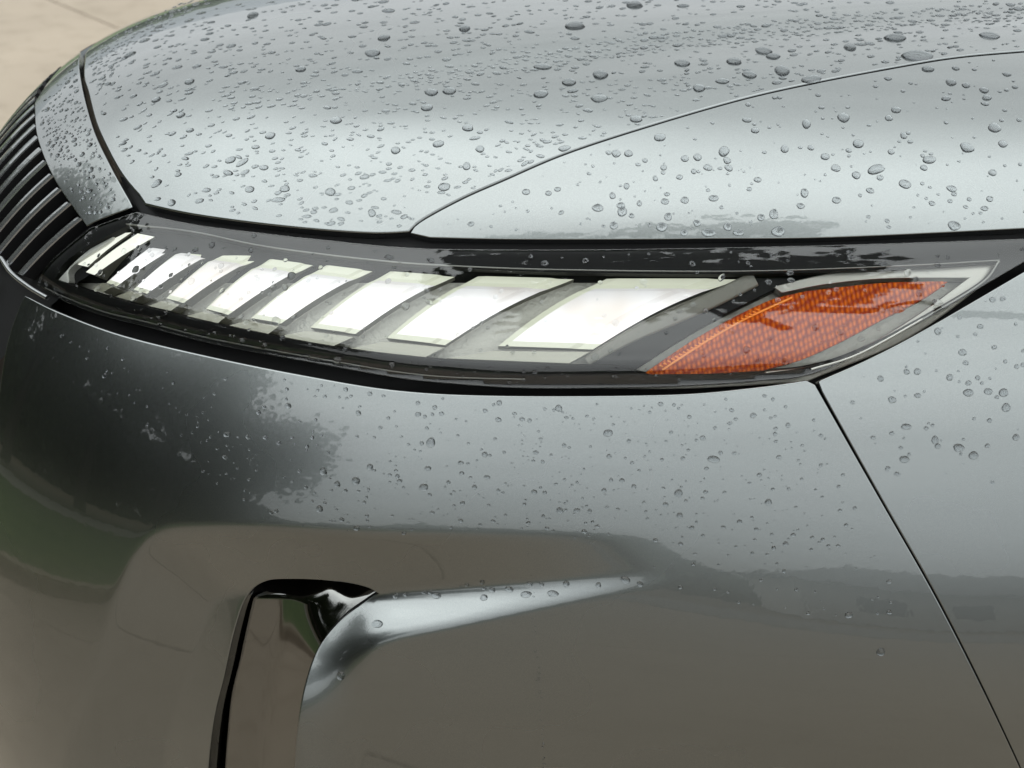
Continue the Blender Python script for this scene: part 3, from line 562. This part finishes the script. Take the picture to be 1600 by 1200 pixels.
scatter('bumper', [(70, 500), (300, 570), (430, 820), (260, 700)], 45, 1.7, .3, 1, 3); scatter('bumper', [(600, 950), (800, 925), (1000, 912), (1000, 900), (800, 905), (600, 945)], 16, 4, .25, 2.5, 7, 1.5)
scatter('bumper', [(900, 850), (1370, 840), (1460, 990), (1200, 960), (1000, 900)], 45, 1.8, .4, 1, 4)
scatter('bumper', [(250, 620), (340, 640), (480, 800), (700, 640), (1000, 640), (1300, 700), (1300, 830), (500, 830)], 260, 1.1, .25, .8, 1.7)
for i in range(62): v = rnd.uniform(640, 1200); drops.append((812 + (v - 640) * .07 + rnd.gauss(0, 1.5), v, rnd.uniform(.9, 2.0), None, 'bumper', 0))
scatter('nose', [(120, 95), (124, 150), (142, 210), (165, 260), (190, 300), (196, 318), (142, 342), (112, 306), (90, 270), (70, 225), (62, 180), (64, 160)], 230, 1.9, .4, .9, 4, 1.2, 0, lambda u, v: 1 if v < 250 else .35)
scatter('lens', [(100, 430), (200, 360), (420, 392), (900, 425), (1540, 415), (1300, 560), (1010, 590), (620, 570), (300, 505)], 120, 2.6, .4, 1.2, 5.5, 1.5, .5)
scatter('lens', [(70, 440), (200, 360), (620, 412), (500, 545), (219, 495), (94, 455)], 90, 1.8, .35, 1, 3.4, 1.8, .7)
scatter('lens', [(110, 455), (219, 490), (500, 555), (900, 575), (1200, 580), (1190, 592), (800, 600), (500, 565), (219, 503), (94, 465)], 60, 1.7, .4, 1, 4, 1.8, .1)
scatter('lens', [(230, 344), (640, 394), (1000, 397), (1600, 382), (1600, 400), (1160, 418), (640, 408), (230, 356)], 26, 2.6, .4, 1.4, 5.5, 1.4)
BIG = {'fender': [(1031, 215, 9, 6), (982, 240, 7, 5), (1131, 237, 8, 8), (1136, 251, 6, 5), (1070, 248, 6, 5), (1090, 246, 7, 5), (1106, 262, 7, 5), (1084, 268, 4, 6), (1062, 277, 5, 4), (1037, 262, 5, 4.5), (1024, 279, 4, 5), (979, 291, 4.5, 6), (957, 306, 5, 5), (934, 325, 9, 6), (972, 331, 8, 7), (999, 318, 4, 5), (1039, 315, 6, 5), (1070, 313, 6, 5.5), (1115, 310, 7.5, 5), (1044, 339, 6, 6), (1034, 355, 9, 7), (1089, 349, 6, 5), (1069, 364, 6, 5), (1107, 364, 12, 5.5), (1137, 355, 6.5, 6), (1154, 364, 8, 5), (1216, 362, 10, 8), (1189, 340, 5.5, 5.5), (1209, 335, 7, 7.5), (1257, 302, 6, 7), (1251, 322, 6, 4.5), (1226, 233, 6, 6), (1260, 194, 7, 6.5), (1267, 231, 5, 4), (1180, 204, 6, 4.5), (1318, 184, 8.5, 7.5), (1341, 225, 8, 6.5), (1369, 265, 14, 6.5), (1452, 250, 10, 5.5), (1511, 231, 10, 7), (1554, 200, 9, 7), (1567, 225, 7, 5), (1306, 263, 7, 5.5), (1414, 288, 8.5, 7), (1487, 295, 7, 5), (1400, 172, 7, 5), (1412, 212, 5, 5), (1307, 313, 7, 5), (1491, 353, 9, 7), (1542, 153, 7, 4), (1486, 129, 8, 5), (857, 302, 5, 4), (822, 300, 6, 5), (736, 350, 5, 4), (1450, 108, 9, 4.5)],
       'hood': [(898, 51, 16, 4.5), (600, 64, 10, 4), (582, 87, 12, 4), (525, 188, 9, 5), (618, 235, 8, 5), (516, 300, 8, 6), (694, 292, 9, 6.5), (750, 233, 6.5, 5.5), (685, 225, 9, 5), (731, 200, 9, 5), (845, 147, 12, 5), (936, 154, 13, 5), (889, 128, 11, 5), (938, 116, 13, 5.5), (848, 103, 14, 4), (702, 141, 10, 5), (674, 143, 10, 5), (667, 168, 9, 5), (991, 19, 13, 4), (726, 53, 9, 4), (581, 333, 6, 6), (729, 260, 6, 6), (1222, 111, 12, 7), (1328, 74, 9, 7), (1433, 88, 21, 6), (1399, 59, 15, 5), (1268, 124, 16, 5), (1147, 96, 12, 4.5), (1208, 88, 11, 4), (1193, 79, 13, 4), (1066, 98, 12, 4), (1092, 138, 10, 5), (1171, 117, 11, 5), (1546, 56, 13, 4), (1129, 127, 10, 4), (360, 250, 8, 5), (445, 295, 8, 5), (422, 212, 8, 5), (282, 180, 7, 4), (244, 156, 7, 4), (395, 25, 9, 4), (470, 110, 8, 4), (296, 128, 7, 4), (412, 262, 7, 4), (390, 296, 7, 5), (994, 186, 10, 5), (268, 317, 6, 5), (882, 232, 10, 4)],
       'bumper': [(673, 692, 7, 8), (556, 752, 7, 6), (587, 982, 9, 6), (950, 677, 7, 6), (1060, 771, 6, 7), (662, 762, 7, 6), (505, 737, 6, 6), (822, 931, 9, 5), (864, 928, 9, 5), (532, 1057, 6, 7), (680, 941, 8, 5), (756, 939, 6, 5), (1115, 718, 9, 6), (1370, 1008, 6, 6), (1322, 954, 6, 5), (527, 757, 5, 5), (578, 730, 5, 5)],
       'lower': [(1498, 700, 8, 6), (1521, 712, 7, 6), (1413, 718, 8, 5), (1461, 688, 5, 7), (1416, 667, 7, 5), (1513, 614, 7, 6), (1544, 612, 6, 5), (1568, 614, 7, 6), (1484, 590, 5, 5), (1394, 625, 6, 5), (1504, 551, 6, 5), (1453, 776, 6, 5), (1550, 754, 6, 5)],
       'lens': [(608, 402, 7, 4), (673, 407, 6, 4), (1380, 413, 6, 4), (1465, 414, 5, 4), (1402, 484, 12, 5), (1465, 473, 8, 5), (1346, 530, 6, 4), (1201, 441, 6, 4), (1236, 438, 6, 4), (671, 473, 6, 4)]}
for rg, ls in BIG.items():
    drops = [d for d in drops if d[4] != rg or min((d[0] - q[0]) ** 2 / (q[2] + 3) ** 2 + (d[1] - q[1]) ** 2 / (q[3] + 2.5) ** 2 for q in ls) > 1]
    drops += [(u, v, rx, ry, rg, rnd.gauss(0, .15)) for u, v, rx, ry in ls]
uvd = np.array([(d[0], d[1]) for d in drops]); PD = cast(uvd); ND = Fn(PD); dist = np.linalg.norm(PD - CAM, axis=1)
isb = np.array([d[4] == 'bumper' for d in drops]); PD[isb], ND[isb] = pn_px(uvd[isb], bump_delta)
ish = np.array([d[4] == 'hood' for d in drops]); PD[ish], ND[ish] = pn_xy(PD[ish][:, :2], hood_delta)
LBL = {'hood': ('clear raindrop beaded on the dark grey hood above the lamp', 'raindrops beaded on the hood'), 'fender': ('clear round raindrop on the pale shining fender between hood seam and lamp', 'raindrops on the upper fender'),
       'lower': ('clear raindrop on the side of the fender beyond the slanting bumper seam', 'raindrops on the fender side'), 'bumper': ('clear raindrop clinging to the grey bumper below the lamp', 'raindrops on the bumper'),
       'nose': ('small dark raindrop on the curved nose trim beside the grille slats', 'raindrops on the nose trim'), 'lens': ('raindrop clinging to the clear lens over the lit lamp bars and reflector', 'raindrops on the headlight lens')}
size = np.array([d[2] * (d[3] or d[2] * .7) for d in drops]); order = np.argsort(-size); solo = set(order[:300].tolist())
VV = []; T3 = []; T4 = []; nb = 0
for k, d in enumerate(drops):
    P, n_ = PD[k], ND[k]; m_px = dist[k] / FOC; vd = (CAM - P) / dist[k]
    x_ = np.array([1., 0, 0]); x_ = x_ - n_ * (x_ @ n_); x_ /= np.linalg.norm(x_); y_ = np.cross(n_, x_); ca, sa = math.cos(d[5]), math.sin(d[5]); x2 = x_ * ca + y_ * sa; y2 = y_ * ca - x_ * sa
    fsx = math.sqrt(max(.05, 1 - (x_ @ vd) ** 2)); fsy = math.sqrt(max(.04, 1 - (y_ @ vd) ** 2))
    rx = d[2] * m_px / max(fsx, .6); ry = (d[3] * m_px / max(fsy, .3)) if d[3] else rx * (rnd.uniform(.36, .54) if d[4] == 'hood' else rnd.uniform(.68, 1.0))
    if d[3]: ry = min(ry, rx * 1.25)
    hgt = math.sqrt(rx * ry) * rnd.uniform(.30, .44)
    if d[4] == 'nose': hgt *= 1.4
    if d[4] == 'hood': hgt *= 1.25
    M = np.stack([x2 * rx, y2 * ry, n_ * hgt], 1); bm_ = BEADS[k % 9]
    if k in solo:
        o = bpy.data.objects.new('raindrop', bm_[0]); COL.objects.link(o)
        from mathutils import Matrix
        o.matrix_world = Matrix([[*M[0], P[0]], [*M[1], P[1]], [*M[2], P[2]], [0, 0, 0, 1]])
        lb, gp = LBL[d[4]]; big = 'large' if size[k] > 60 else ('medium' if size[k] > 28 else 'small'); u, v = d[0], d[1]; shp = 'long flat' if d[3] and d[2] > 1.9 * d[3] else ('oval' if d[2] > 1.2 * (d[3] or d[2]) else 'round')
        if d[4] == 'hood':
            sdm = float(np.min(np.hypot(*(SEAM_S - [u, v]).T))); cr_ = abs(v - np.interp(u, hb[:, 0], hb[:, 1])); ln = float(np.min(np.hypot(*(spline(left_px, 4) - [u, v]).T)))
            where = 'beside the curved seam with the fender' if sdm < 30 else ('near the seam with the nose trim' if ln < 45 else ('just above the black gap over the lamp' if v > 290 else ('along the raised crease line' if cr_ < 16 and u > 380 else ('above the crease line, by the top edge of the photo' if v < np.interp(u, hb[:, 0], hb[:, 1]) and u > 380 else ('on the left slope towards the nose' if u < 420 else ('on the middle of the hood below the crease' if u < 800 else 'on the strip between crease and fender seam'))))))
            lb = f'{big} {shp} raindrop {where}'
        elif d[4] == 'fender': lb = f'{big} {shp} raindrop on the pale fender, ' + ('touching its lower edge over the lamp' if v > 345 else ('just below the hood seam' if float(np.min(np.hypot(*(SEAM_S - [u, v]).T))) < 32 else ('in the cluster over the widest lamp bars' if u < 1180 else 'over the amber end of the lamp')))
        elif d[4] == 'bumper': lb = f'{big} {shp} raindrop on the grey bumper, ' + ('on the bright ridge beside the intake' if v > 880 else ('just below the lamp' if v < 700 else 'above the recessed band'))
        elif d[4] == 'lower': lb = f'{big} {shp} raindrop on the fender side, ' + ('close under the lamp tip' if v < 630 else 'below the lamp tip by the bumper seam')
        elif d[4] == 'lens': lb = f'{big} {shp} raindrop on the clear lens, ' + ('over the amber reflector end' if u > 1180 else 'over the lit white bars')
        tag(o, lb, 'raindrop', gp)
    else:
        VV.append(bm_[1] @ M.T + P); T3.append(bm_[2] + nb); T4.append(bm_[3] + nb); nb += len(bm_[1])
o = link('fine_raindrops', np.vstack(VV), [tuple(t) for t in np.vstack(T3)] + [tuple(t) for t in np.vstack(T4)], WATER); o['kind'] = 'stuff'; o['label'] = 'hundreds of tiny raindrops speckling the wet car body'; o['category'] = 'raindrops'
print('DROPS', len(drops))
